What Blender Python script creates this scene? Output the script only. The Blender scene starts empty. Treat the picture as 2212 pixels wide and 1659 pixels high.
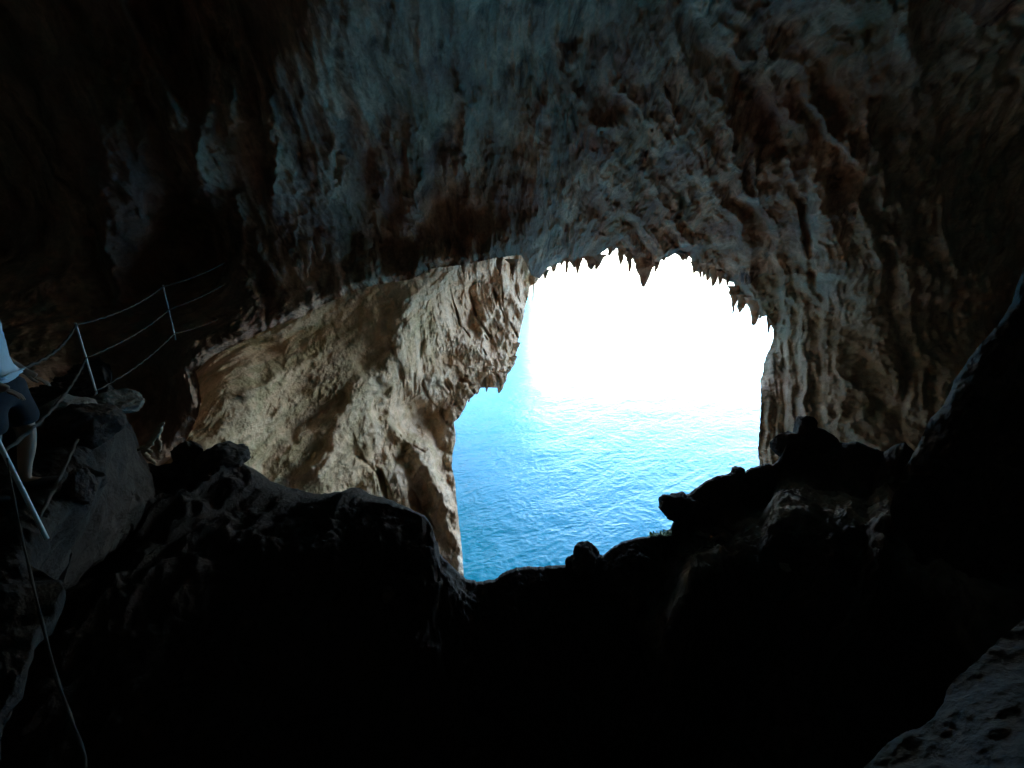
import bpy, math, random
import numpy as np
random.seed(7)
rng = np.random.RandomState(11)
scene = bpy.context.scene
COL = scene.collection
H = 18.0                       # eye height above the sea
F = 820.0; CU, CV = 1106.0, 829.5
PITCH = math.radians(15.0)
CP, SP = math.cos(PITCH), math.sin(PITCH)
EYE = np.array([0.0, 0.0, H])

# ------------------------------------------------------------------ helpers
def ray(u, v):
    """direction (depth 1 along the view axis) seen at a point of the photograph"""
    u = np.asarray(u, float); v = np.asarray(v, float)
    x = (u - CU) / F; y = (CV - v) / F
    return np.stack([x, CP + y * SP, -SP + y * CP], -1)
def unit(a):
    a = np.asarray(a, float)
    return a / np.linalg.norm(a, axis=-1, keepdims=True)
def azel(az, el):
    a, e = math.radians(az), math.radians(el)
    return np.array([math.sin(a) * math.cos(e), math.cos(a) * math.cos(e), math.sin(e)])
def smooth(a, b, x):
    t = np.clip((x - a) / (b - a), 0, 1)
    return t * t * (3 - 2 * t)

PERM = rng.permutation(256); PERM = np.concatenate([PERM, PERM, PERM])
GR = unit(rng.normal(size=(256, 3)))
def perlin(p):
    p = np.asarray(p, float); pi = np.floor(p).astype(np.int64); f = p - pi
    w = f * f * f * (f * (f * 6 - 15) + 10)
    pi &= 255
    out = 0
    for dx in (0, 1):
        wx = w[:, 0] if dx else 1 - w[:, 0]
        for dy in (0, 1):
            wy = w[:, 1] if dy else 1 - w[:, 1]
            for dz in (0, 1):
                wz = w[:, 2] if dz else 1 - w[:, 2]
                h = PERM[PERM[PERM[(pi[:, 0] + dx) & 255] + ((pi[:, 1] + dy) & 255)] + ((pi[:, 2] + dz) & 255)]
                g = GR[h]
                out = out + wx * wy * wz * (g[:, 0] * (f[:, 0] - dx) + g[:, 1] * (f[:, 1] - dy) + g[:, 2] * (f[:, 2] - dz))
    return out * 1.6
def fbm(p, octv=4, gain=0.5, ridged=False):
    s = 0; a = 1; tot = 0; q = np.array(p, float)
    for i in range(octv):
        n = perlin(q)
        if ridged: n = 1 - 2 * np.abs(n)
        s = s + a * n; tot += a; a *= gain; q = q * 2.03 + 17.3
    return s / tot

def add_mesh(name, verts, faces, mat, parent=None, smooth_shade=True):
    me = bpy.data.meshes.new(name)
    verts = np.asarray(verts, np.float32); faces = np.asarray(faces, np.int32)
    k = faces.shape[1]
    me.vertices.add(len(verts)); me.vertices.foreach_set('co', verts.ravel())
    me.loops.add(faces.size); me.loops.foreach_set('vertex_index', faces.ravel())
    me.polygons.add(len(faces)); me.polygons.foreach_set('loop_start', np.arange(0, faces.size, k, dtype=np.int32))
    me.polygons.foreach_set('loop_total', np.full(len(faces), k, np.int32))
    if smooth_shade: me.polygons.foreach_set('use_smooth', np.ones(len(faces), bool))
    me.update(calc_edges=True); me.validate()
    me.materials.append(mat)
    ob = bpy.data.objects.new(name, me); COL.objects.link(ob)
    if parent: ob.parent = parent
    return ob
def grid_faces(n, m, wrap_n=False):
    i = np.arange(n if wrap_n else n - 1); j = np.arange(m - 1)
    I, J = np.meshgrid(i, j, indexing='ij'); I2 = (I + 1) % n
    return np.stack([I * m + J, I * m + J + 1, I2 * m + J + 1, I2 * m + J], -1).reshape(-1, 4)
def tag(o, label=None, cat=None, group=None, kind=None):
    if label: o['label'] = label
    if cat: o['category'] = cat
    if group: o['group'] = group
    if kind: o['kind'] = kind
    return o
def empty(name, loc):
    o = bpy.data.objects.new(name, None); o.location = loc; o.empty_display_size = .2; COL.objects.link(o)
    return o
def field(ctrl, c=0.10, lam=0.004, _=None):
    """smooth distance field over directions (multiquadric through the control points)"""
    D = unit(np.array([k[0] for k in ctrl])); L = np.log(np.array([k[1] for k in ctrl])); mu = L.mean()
    ph = lambda A, B: -np.sqrt(np.maximum(2 - 2 * A @ B.T, 0) + c * c)
    n = len(D); M = np.zeros((n + 1, n + 1)); M[:n, :n] = ph(D, D) + lam * np.eye(n); M[n, :n] = 1; M[:n, n] = 1
    W = np.linalg.solve(M, np.append(L - mu, 0))
    def f(d):
        d = unit(d); out = np.empty(len(d))
        for s in range(0, len(d), 100000):
            out[s:s + 100000] = ph(d[s:s + 100000], D) @ W[:n] + W[n]
        return np.exp(np.clip(out + mu, .4, 4.2))
    return f
def P(u, v, d): return (ray(u, v), d)
def resample(pts, n):
    pts = np.asarray(pts, float); seg = np.linalg.norm(np.diff(pts[:, :2], axis=0), axis=1)
    c = np.concatenate([[0], np.cumsum(seg)]); t = np.linspace(0, c[-1], n)
    return np.stack([np.interp(t, c, pts[:, k]) for k in range(pts.shape[1])], -1)

# ------------------------------------------------------------------ materials
def new_mat(name):
    m = bpy.data.materials.new(name); m.use_nodes = True
    nt = m.node_tree; nt.nodes.clear()
    out = nt.nodes.new('ShaderNodeOutputMaterial'); b = nt.nodes.new('ShaderNodeBsdfPrincipled')
    nt.links.new(b.outputs[0], out.inputs[0])
    return m, nt, b
def N(nt, t, **kw):
    n = nt.nodes.new(t)
    for k, v in kw.items(): setattr(n, k, v)
    return n
def noise(nt, vec, scale, detail=6, rough=.6, dist=0.0):
    n = N(nt, 'ShaderNodeTexNoise'); n.inputs['Scale'].default_value = scale
    n.inputs['Detail'].default_value = detail; n.inputs['Roughness'].default_value = rough
    n.inputs['Distortion'].default_value = dist
    nt.links.new(vec, n.inputs['Vector']); return n.outputs['Fac']
def ramp(nt, fac, stops):
    r = N(nt, 'ShaderNodeValToRGB'); e = r.color_ramp.elements
    while len(e) < len(stops): e.new(.5)
    for k, (p, c) in enumerate(stops): e[k].position = p; e[k].color = (*c, 1) if len(c) == 3 else c
    nt.links.new(fac, r.inputs[0]); return r.outputs[0]
def mixc(nt, fac, a, b, blend='MIX'):
    m = N(nt, 'ShaderNodeMix', data_type='RGBA', blend_type=blend)
    for s, x in ((0, fac), (6, a), (7, b)):
        if isinstance(x, (int, float)): m.inputs[s].default_value = x
        elif isinstance(x, tuple): m.inputs[s].default_value = (*x, 1)
        else: nt.links.new(x, m.inputs[s])
    return m.outputs[2]
def mapping(nt, scale=(1, 1, 1), rot=(0, 0, 0)):
    tc = N(nt, 'ShaderNodeTexCoord'); mp = N(nt, 'ShaderNodeMapping')
    mp.inputs['Scale'].default_value = scale; mp.inputs['Rotation'].default_value = rot
    nt.links.new(tc.outputs['Object'], mp.inputs[0]); return mp.outputs[0]

def rock_mat(name, pale, mid, dark, tint, green, zs=.35, k=1.0, bump=.5, rot=(0, 0, 0), ys=1.0):
    m, nt, b = new_mat(name)
    v = mapping(nt, (1, (1 + ys) / 2 if ys < 1 else 1, 1)); vs = mapping(nt, (1, ys, zs), rot)
    big = noise(nt, vs, .45 * k, 5, .6, .6); med = noise(nt, vs, 2.2 * k, 8, .65, .5); fine = noise(nt, v, 11 * k, 8, .7)
    gr = noise(nt, vs, .8 * k, 5, .6, .3); tn = noise(nt, v, .6 * k, 4, .6)
    c = ramp(nt, med, [(.33, dark), (.42, mid), (.57, pale)])
    c = mixc(nt, ramp(nt, big, [(.42, (0, 0, 0)), (.62, (1, 1, 1))]), c, mid)
    c = mixc(nt, ramp(nt, tn, [(.5, (0, 0, 0)), (.68, (.75, .75, .75))]), c, tint)
    c = mixc(nt, ramp(nt, gr, [(.52, (0, 0, 0)), (.68, (.6, .6, .6))]), c, green)
    c = mixc(nt, .55, c, ramp(nt, fine, [(.3, (.45, .45, .45)), (.62, (1.15, 1.15, 1.15))]), 'MULTIPLY')
    nt.links.new(c, b.inputs['Base Color']); b.inputs['Roughness'].default_value = .85
    b.inputs['Specular IOR Level'].default_value = .25
    vo = N(nt, 'ShaderNodeTexVoronoi'); vo.inputs['Scale'].default_value = 6 * k; nt.links.new(vs, vo.inputs['Vector'])
    ad = N(nt, 'ShaderNodeMath', operation='MULTIPLY_ADD'); nt.links.new(vo.outputs['Distance'], ad.inputs[0])
    ad.inputs[1].default_value = .35; nt.links.new(fine, ad.inputs[2])
    ad2 = N(nt, 'ShaderNodeMath', operation='ADD'); nt.links.new(ad.outputs[0], ad2.inputs[0]); nt.links.new(med, ad2.inputs[1])
    bp = N(nt, 'ShaderNodeBump'); bp.inputs['Strength'].default_value = bump; bp.inputs['Distance'].default_value = .12 / k
    nt.links.new(ad2.outputs[0], bp.inputs['Height']); nt.links.new(bp.outputs[0], b.inputs['Normal'])
    return m
def plain(name, col, rough=.6, scale=30, var=.25, bump=.1):
    m, nt, b = new_mat(name); v = mapping(nt); n = noise(nt, v, scale, 5)
    d = tuple(c * (1 - var) for c in col); l = tuple(min(1, c * (1 + var)) for c in col)
    nt.links.new(ramp(nt, n, [(.3, d), (.7, l)]), b.inputs['Base Color']); b.inputs['Roughness'].default_value = rough
    bp = N(nt, 'ShaderNodeBump'); bp.inputs['Strength'].default_value = bump; bp.inputs['Distance'].default_value = .01
    nt.links.new(n, bp.inputs['Height']); nt.links.new(bp.outputs[0], b.inputs['Normal'])
    return m
M_CEIL = rock_mat('ceiling_limestone', (.84, .49, .31), (.38, .205, .128), (.075, .038, .028), (.38, .18, .135), (.21, .165, .085), .26, .8, .7, (0, 0, 0), .35)
def strata(m):
    # mossy green and brown bands along the dip of the beds, on the inner part of the cliff
    nt = m.node_tree; b = [n for n in nt.nodes if n.type == 'BSDF_PRINCIPLED'][0]; old = b.inputs['Base Color'].links[0].from_socket
    a = unit(unit(ray(880, 640)) * 20 - unit(ray(430, 960)) * 12.4); e = unit(np.cross(a, [0, 0, 1])); g = np.cross(a, e)
    tc = N(nt, 'ShaderNodeTexCoord'); cb = N(nt, 'ShaderNodeCombineXYZ')
    for k, (ax, sc) in enumerate(((a, .13), (e, 1.0), (g, 1.0))):
        d = N(nt, 'ShaderNodeVectorMath', operation='DOT_PRODUCT'); nt.links.new(tc.outputs['Object'], d.inputs[0]); d.inputs[1].default_value = tuple(ax * sc)
        nt.links.new(d.outputs['Value'], cb.inputs[k])
    n1 = noise(nt, cb.outputs[0], 1.6, 7, .65, .4); n2 = noise(nt, cb.outputs[0], .55, 5, .6, .8); n3 = noise(nt, cb.outputs[0], 3.5, 6, .65, .3)
    sx = N(nt, 'ShaderNodeSeparateXYZ'); nt.links.new(tc.outputs['Object'], sx.inputs[0])
    mr = N(nt, 'ShaderNodeMapRange'); nt.links.new(sx.outputs['X'], mr.inputs[0]); mr.inputs[1].default_value = -2.6; mr.inputs[2].default_value = -7.0
    c = mixc(nt, ramp(nt, n1, [(.42, (0, 0, 0)), (.56, (1, 1, 1))]), (.44, .33, .16), (.80, .54, .33))
    c = mixc(nt, ramp(nt, n2, [(.50, (0, 0, 0)), (.64, (.9, .9, .9))]), c, (.22, .14, .075))
    c = mixc(nt, ramp(nt, n3, [(.52, (0, 0, 0)), (.70, (.6, .6, .6))]), c, (.84, .66, .44))
    f = N(nt, 'ShaderNodeMath', operation='MULTIPLY'); nt.links.new(mr.outputs[0], f.inputs[0]); f.inputs[1].default_value = .8
    nt.links.new(mixc(nt, f.outputs[0], old, c), b.inputs['Base Color'])
M_WALL = rock_mat('wall_limestone', (.62, .46, .32), (.40, .28, .185), (.18, .12, .08), (.45, .28, .20), (.28, .28, .18), .22, 1.3, .6, (0, 0, 0), .5)
M_CLIFF = rock_mat('tan_limestone', (.92, .72, .54), (.74, .50, .32), (.32, .19, .11), (.68, .38, .20), (.46, .35, .15), .3, .9, .7, (0, 0, 0), .6)
strata(M_CLIFF)
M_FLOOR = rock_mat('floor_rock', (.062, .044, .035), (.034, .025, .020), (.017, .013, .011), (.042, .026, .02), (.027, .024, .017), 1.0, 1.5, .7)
def lit_tread(m):  # paler colour on the shelf tread, painted in as dim light
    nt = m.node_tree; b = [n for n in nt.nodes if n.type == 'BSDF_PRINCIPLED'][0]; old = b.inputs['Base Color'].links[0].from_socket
    at = N(nt, 'ShaderNodeAttribute'); at.attribute_name = 'tread_light'; n = noise(nt, mapping(nt), 1.1, 5, .6, .5)
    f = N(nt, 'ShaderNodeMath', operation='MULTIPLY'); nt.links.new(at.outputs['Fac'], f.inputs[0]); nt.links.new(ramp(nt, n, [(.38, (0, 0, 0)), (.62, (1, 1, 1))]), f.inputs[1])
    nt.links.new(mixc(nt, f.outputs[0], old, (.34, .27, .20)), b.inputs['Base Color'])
lit_tread(M_FLOOR)
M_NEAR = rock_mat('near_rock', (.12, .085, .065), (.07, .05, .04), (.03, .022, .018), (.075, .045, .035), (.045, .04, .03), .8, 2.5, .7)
M_PALE = rock_mat('pale_rock', (.26, .22, .18), (.19, .16, .13), (.10, .08, .065), (.19, .14, .11), (.13, .13, .09), 1, 3, .6)
M_HEAD = rock_mat('headland_rock', (.10, .095, .085), (.06, .06, .05), (.03, .033, .025), (.07, .06, .05), (.03, .04, .02), .3, .08, .4)
M_POST = plain('painted_metal', (.78, .82, .80), .45, 60, .12)
M_ROPE = plain('brown_rope', (.065, .045, .032), .9, 90, .35, .4)
M_SHIRT = plain('white_cotton', (.74, .80, .86), .9, 14, .06)
M_SHORT = plain('navy_cloth', (.012, .014, .022), .9, 30, .3)
M_SKIN = plain('tanned_skin', (.36, .22, .15), .55, 20, .08)
M_HAIR = plain('brown_hair', (.05, .03, .02), .7, 80, .4)
M_SHOE = plain('dark_shoe', (.03, .03, .035), .7, 40, .3)
M_WOOD = plain('bleached_wood', (.42, .32, .22), .85, 25, .3, .5)
M_LEAF = plain('leaf', (.12, .22, .03), .55, 40, .35)
M_STEM = plain('stem', (.10, .10, .04), .7, 40, .3)

def water_mat():
    m, nt, b = new_mat('sea_water')
    v = mapping(nt)
    n = noise(nt, v, .03, 3, .5)
    nt.links.new(ramp(nt, n, [(.3, (.007, .215, .32)), (.7, (.011, .25, .36))]), b.inputs['Base Color'])
    b.inputs['Roughness'].default_value = .06; b.inputs['IOR'].default_value = 1.33; b.inputs['Specular IOR Level'].default_value = .2
    vs = mapping(nt, (1, 1.7, 1), (0, 0, .5)); f = noise(nt, vs, 2.6, 6, .6, .4)
    bp = N(nt, 'ShaderNodeBump'); bp.inputs['Strength'].default_value = .45; bp.inputs['Distance'].default_value = .12
    nt.links.new(f, bp.inputs['Height']); nt.links.new(bp.outputs[0], b.inputs['Normal'])
    return m
M_SEA = water_mat()

# ------------------------------------------------------------------ cave vault: ceiling and walls
HOLE = [(340,1010),(380,985),(408,940),(425,905),(435,870),(431,835),(424,802),(440,785),(460,768),(520,740),(580,710),(650,685),(720,648),(800,618),
 (890,603),(930,580),(1000,572),(1060,560),(1100,553),(1126,550),(1148,594),(1166,603),(1175,590),(1185,578),(1200,570),(1222,565),(1240,563),(1247,558),
 (1262,554),(1270,553),(1285,563),(1302,545),(1313,537),(1325,545),(1336,534),(1340,550),(1352,546),(1360,560),(1372,560),(1385,571),(1400,583),(1415,575),
 (1425,565),(1430,558),(1443,556),(1460,547),(1475,555),(1486,552),(1493,560),(1498,583),(1510,588),(1520,587),(1535,592),(1545,592),(1560,601),(1575,608),
 (1584,610),(1590,627),(1593,650),(1601,662),(1612,657),(1623,656),(1632,672),(1645,686),(1656,681),(1664,697),(1670,712),(1670,733),(1664,753),(1655,768),
 (1650,785),(1650,801),(1643,821),(1644,869),(1642,910),(1640,938),(1637,970),(1641,1010),(1640,1060),(1600,1200),(1450,1310),(1200,1400),(1000,1420),
 (700,1300),(450,1180),(340,1100),(310,1050)]
ctrlA = [P(1166,603,25),P(1230,520,23.5),P(1400,560,24),P(1530,590,23.5),P(1600,650,22.8),P(1670,720,22),P(1645,850,21.2),P(1640,1000,20.5),P(1760,850,19.6),P(1860,900,18.8),
 P(1950,800,18.2),P(1900,500,18.2),P(1880,650,18.6),P(1760,600,19.8),P(1700,400,18.6),P(1400,430,20.5),P(1400,300,17.2),P(1400,150,15.4),P(1400,0,13.8),P(1150,300,17.2),P(1150,100,14.4),
 P(900,100,11.9),P(750,60,11.2),P(650,120,11.6),P(900,300,14.6),P(1000,430,17.6),P(1130,540,19),P(1000,560,17.6),P(900,595,16.0),P(900,540,17.2),P(900,470,16.9),P(800,612,15.0),P(780,550,16.2),P(1010,515,18.7),P(1000,565,17.4),P(650,683,13.3),P(640,620,14.6),P(700,520,15.2),
 P(560,715,12.4),P(530,650,13.8),P(430,800,11.2),P(425,900,11.0),P(345,1000,11.6),P(360,930,11.5),P(385,745,11.3),P(400,700,13.2),P(300,900,12.1),P(300,800,12.3),P(430,580,17),P(430,500,16.8),P(340,520,15.4),P(340,600,15.6),P(530,560,14.6),P(430,420,15),
 P(700,400,14.2),P(700,200,13.3),P(500,300,13.6),P(300,300,14.0),P(300,650,15.4),P(200,500,15.0),P(100,600,14.4),P(60,740,12.5),P(0,500,16.6),P(110,850,9.4),P(200,760,12),P(0,200,15.4),P(200,0,14.4),P(500,0,13.8),
 P(0,1000,9.2),P(1700,100,16.4),P(1900,200,16.4),P(2000,0,15.2),P(2212,200,18),P(2212,600,19.4),P(2050,700,19),P(2050,400,18.2),P(2000,900,17.2),P(2212,900,18),P(1100,-250,9.5),P(1700,-400,10),P(400,-400,9.5),P(2700,500,22),P(-500,500,21),P(-500,0,18),
 (azel(0,60),8.5),(azel(0,90),7.5),(azel(180,40),6.5),(azel(180,0),6),(azel(100,0),10),(azel(100,35),9),(azel(-95,0),7),(azel(-95,35),8),(azel(135,0),6),(azel(-135,0),5.6),(azel(180,-35),7),
 (azel(0,-90),16),(azel(0,-60),20),(azel(45,-40),22),(azel(-45,-40),16),(azel(90,-40),12),(azel(-90,-40),10),(azel(60,-15),19),(azel(30,-35),23),(azel(0,-35),22)]
distA = field(ctrlA)
def flute(p, d=None):
    """dripstone curtains: noise drawn out down the slope of the rock"""
    if d is None:
        q = p * np.array([1, 1, .26])
    else:
        az = np.arctan2(d[:, 0], d[:, 1]); el = np.arcsin(np.clip(d[:, 2], -1, 1))
        lean = .55 * smooth(-.05, .25, az) * (1 - .6 * smooth(.45, .75, az)) + .10 * smooth(-.1, -.4, az)
        q = np.stack([(az + lean * (el - .1)) * 15, el * 15 * .15, np.linalg.norm(p - EYE, axis=1) * .12 + 0 * az], -1)
    w = np.stack([perlin(p * .3 + 5), perlin(p * .3 + 40), 0 * p[:, 0]], -1) * .45
    w = w + np.stack([perlin(p * np.array([1.3, .5, 1.0]) + 5), perlin(p * np.array([1.3, .5, 1.0]) + 40), 0 * p[:, 0]], -1) * .20
    amp = .45 + 1.1 * np.clip(perlin(p * .22 + 77) + .45, 0, 1)
    big = (.6 * fbm((q + w) * .5, 4, .5) * 1.7 + .5 * (fbm((q + w) * .38 + 60, 2, .5, True))) * amp
    mid = .7 * fbm((q + w) * 1.5 + 9, 4, .55) * 1.6 + .35 * fbm((q + w) * 1.7 + 30, 2, .5, True) * amp
    sml = fbm(p * np.array([1, .35, .5]) * 3.4 + 3, 4, .7) * 1.9
    lump = fbm(p * np.array([1, .4, .8]) * .8 + 31, 4, .6) * 1.6
    hol = smooth(.26, .50, fbm((q * np.array([1, 1.7, 1]) + w) * .8 + 91, 3, .5))      # pockets between the drapes
    lump = lump - 1.7 * hol
    return big, mid, sml, lump
BLADES = [  # crest line of a hanging rock blade, depth (m), which side is hollow
 ([(1203,95),(1230,177),(1262,236),(1289,275)], 1.3, -1), ([(1326,185),(1369,225),(1407,268),(1417,318)], 1.1, -1), ([(1433,180),(1455,257),(1457,322),(1487,378)], 1.2, -1),
 ([(1480,-20),(1541,75),(1605,132)], 1.0, -1), ([(1392,380),(1423,429),(1449,472),(1478,528)], 1.0, -1), ([(1701,270),(1707,348),(1739,429),(1752,465)], 1.1, -1),
 ([(1628,355),(1642,429),(1671,492)], .9, -1), ([(1762,390),(1771,472),(1766,590)], .8, -1), ([(1004,265),(1005,342),(1011,435)], .9, -1), ([(896,300),(903,390),(893,500)], 1.0, 1),
 ([(724,260),(717,390),(728,508)], 1.0, 1), ([(590,150),(586,244),(592,420)], .8, -1), ([(461,190),(439,303),(420,442)], .9, -1), ([(335,180),(371,293),(391,408)], 1.0, -1),
 ([(183,395),(210,488),(256,648)], 1.1, -1), ([(296,205),(303,342),(313,468)], .8, 1), ([(1737,200),(1776,257),(1840,332),(1864,380)], 1.1, -1), ([(1560,180),(1575,300),(1600,420)], .9, -1),
 ([(1110,150),(1135,240),(1180,330)], .8, -1), ([(1290,330),(1310,400),(1345,470)], .8, -1), ([(640,420),(645,500),(650,570)], .6, 1), ([(105,200),(110,300),(120,380)], .8, -1), ([(1650,120),(1672,220),(1690,300)], .9, -1),
 ([(820,360),(815,440),(822,520)], .7, -1), ([(500,60),(498,160),(505,260)], .8, -1), ([(1880,250),(1905,400),(1915,560)], .7, 1), ([(520,430),(515,520),(525,600)], .7, -1), ([(960,120),(985,180),(1030,240)], .7, -1)]
def pix(d):
    z = np.maximum(d[:, 1] * CP - d[:, 2] * SP, .05)
    return CU + F * d[:, 0] / z, CV - F * (d[:, 1] * SP + d[:, 2] * CP) / z
def blades(d, base):
    u, v = pix(d); out = np.zeros(len(u))
    infr = (u > -500) & (u < 2700) & (v > -500) & (v < 1100)
    wob = 16 * perlin(d * 22) + 9 * perlin(d * 60) + 4 * perlin(d * 150); mod = .55 + .9 * np.clip(.5 + perlin(d * 14 + 5), 0, 1)
    for pts, amp, side in BLADES:
        pu = np.array([p[0] for p in pts]); pv = np.array([p[1] for p in pts])
        k = infr & (v > pv[0] - 90) & (v < pv[-1] + 25) & (np.abs(u - pu.mean()) < 260)
        x = (u[k] + wob[k] - np.interp(v[k], pv, pu)) * -side
        L = pv[-1] - pv[0]
        f = smooth(pv[0] - 90, pv[0] + .3 * L, v[k]) * (1 - smooth(pv[-1] - 4, pv[-1] + 22, v[k]))
        g = np.where(x > 0, -.75 * np.exp(-x / 46), 0) + np.where(x <= 0, -.75 * np.exp(x / 11) + .60 * np.exp(x / 34) * (1 - np.exp(x / 12)), 0)
        out[k] += amp * .62 * f * g * mod[k]
    return out * base / 14
def relief_disp(p, d, dr):
    big, mid, sml, lump = flute(p + EYE, dr)
    s = np.clip(d / 13.0, .35, 1.6)
    return -s * (.72 * big + .36 * mid + .085 * sml + .24 * lump) + blades(dr, d)

Cdir = unit(ray(1180, 880)); e1 = unit(np.cross(Cdir, [0, 0, 1])); e2 = np.cross(e1, Cdir)   # e1 right, e2 up
def polar(d):
    d = unit(d); return np.arctan2(d @ e2, d @ e1), np.arccos(np.clip(d @ Cdir, -1, 1))
hp = resample(HOLE + [HOLE[0]], 3000)[:-1]
th, ps = polar(ray(hp[:, 0], hp[:, 1])); o = np.argsort(th); th, ps = th[o], ps[o]
th3 = np.concatenate([th - 2 * np.pi, th, th + 2 * np.pi]); ps3 = np.tile(ps, 3)
def build_vault():
    # finer spokes over the part of the vault in sight (from lower left over the top to lower right)
    a0, a1 = math.radians(-18), math.radians(202)
    T = np.concatenate([np.linspace(a0, a1, 1500, endpoint=False), np.linspace(a1, a0 + 2 * np.pi, 150, endpoint=False)])
    nT = len(T)
    psi0 = np.interp(np.mod(T + np.pi, 2 * np.pi) - np.pi, th3, ps3)
    j = fbm(np.stack([np.cos(T) * 60, np.sin(T) * 60, 0 * T], -1), 4, .6)
    psi0 = psi0 + np.radians(.16) * j + np.radians(.30) * fbm(np.stack([np.cos(T) * 22, np.sin(T) * 22, 0 * T + 5], -1), 3, .6) * smooth(-1.0, -.2, -np.abs(T - 1.35))
    front = 400; far = 40
    t = np.concatenate([np.linspace(0, 1, front) ** 1.05, 1 + np.linspace(0, 1, far + 1)[1:]])
    edge = np.radians(72)
    psi = np.where(t[None] <= 1, psi0[:, None] + (edge - psi0[:, None]) * t[None], edge + (np.pi * .999 - edge) * (t[None] - 1))
    def dirs(psi, T):
        return (np.cos(psi)[..., None] * Cdir + np.sin(psi)[..., None] * (np.cos(T)[..., None] * e1 + np.sin(T)[..., None] * e2))
    Tm = np.repeat(T[:, None], psi.shape[1], 1)
    d = dirs(psi, Tm).reshape(-1, 3)
    base = distA(d); dist = base + relief_disp(d * base[:, None], base, d)
    # round the lip off so that it turns away from the eye
    near = (psi - psi0[:, None]).ravel(); dist = dist + .5 * np.exp(-(near / np.radians(.8)) ** 2) * np.clip(base / 15, .5, 1.5)
    front_pts = (EYE + d * dist[:, None]).reshape(nT, -1, 3)
    rim_d = dist.reshape(nT, -1)[:, 0]
    back = []
    for dp, dd in ((25, 40), (16, 22), (10, 12), (6, 6), (3.2, 3.0), (1.6, 1.4), (.6, .5)):
        pb = psi0 + math.radians(dp); db = rim_d + dd
        dv = dirs(pb, T); nn = fbm((dv * db[:, None]) * .5, 3)
        back.append(EYE + dv * (db + nn * min(dd, 4) * .25)[:, None])
    allp = np.concatenate([np.stack(back, 1), front_pts], 1)
    nb = len(back); m = allp.shape[1]
    V = allp.reshape(-1, 3); Fc = grid_faces(nT, m, True)
    # split: everything right of the arch spring and below it is the side wall
    cen = V[Fc].mean(1) - EYE; az = np.degrees(np.arctan2(cen[:, 0], cen[:, 1])); el = np.degrees(np.arctan2(cen[:, 2], np.hypot(cen[:, 0], cen[:, 1])))
    wob = 3 * perlin(cen * .5)
    wallmask = ((az > 29 - np.clip(el, -60, 0) * 0) & (el < 1 + wob)) | ((az > 40) & (el < 22 + wob)) | (el < -32)
    leftmask = (~wallmask) & (((az < -40) & (el < 8 + wob)) | (np.abs(az) > 120) & (el < 25))
    def sub(name, mask, mat):
        f = Fc[mask]; idx, inv = np.unique(f, return_inverse=True)
        return add_mesh(name, V[idx], inv.reshape(-1, 4), mat)
    c = sub('cave_ceiling', ~wallmask & ~leftmask, M_CEIL)
    w = sub('cave_wall', wallmask, M_WALL)
    l = sub('cave_wall', leftmask, M_CEIL)
    tag(c, 'rough brown dripstone cave ceiling with fluted curtains above the sea opening', kind='structure')
    tag(w, 'grey fluted cave wall to the right of the sea opening', kind='structure')
    tag(l, 'dark cave wall beside the roped path', kind='structure')
    return c, w, l
ceiling, wall_right, wall_left = build_vault()

# ------------------------------------------------------------------ generic sheet of rock between an outline and a far line
def sheet(name, sil, outer, mat, dist, n, m, disp, back, parent=None, jag=1.2, gamma=1.0):
    """sil: outline (u,v); outer: hidden line (u,v) paired by arc length; back: list of (pixels behind the outline, metres behind)"""
    S = resample(sil, n); O = resample(outer, n)
    ds = unit(ray(S[:, 0], S[:, 1])); do = unit(ray(O[:, 0], O[:, 1]))
    pt = ds * 60
    t = np.linspace(0, 1, m) ** gamma
    jx = fbm(pt * 1.2, 4, .6) * math.radians(jag * .07)
    tang = do - ds; tang = unit(tang - (tang * ds).sum(1, keepdims=True) * ds)
    ds = unit(ds + tang * jx[:, None])
    D = unit(ds[:, None] * (1 - t)[None, :, None] + do[:, None] * t[None, :, None])
    d = D.reshape(-1, 3); b = dist(d); dd = b + disp(d * b[:, None] + EYE, b, d)
    r0 = (dd.reshape(n, m))[:, 0]
    pts = (EYE + d * dd[:, None]).reshape(n, m, 3)
    Bk = []
    for px, dm in sorted(back, reverse=True):
        q = unit(ds + tang * math.tan(px / F)); Bk.append(EYE + q * (r0 + dm)[:, None])
    allp = np.concatenate([np.stack(Bk, 1), pts], 1)
    return add_mesh(name, allp.reshape(-1, 3), grid_faces(n, allp.shape[1]), mat, parent)

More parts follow.
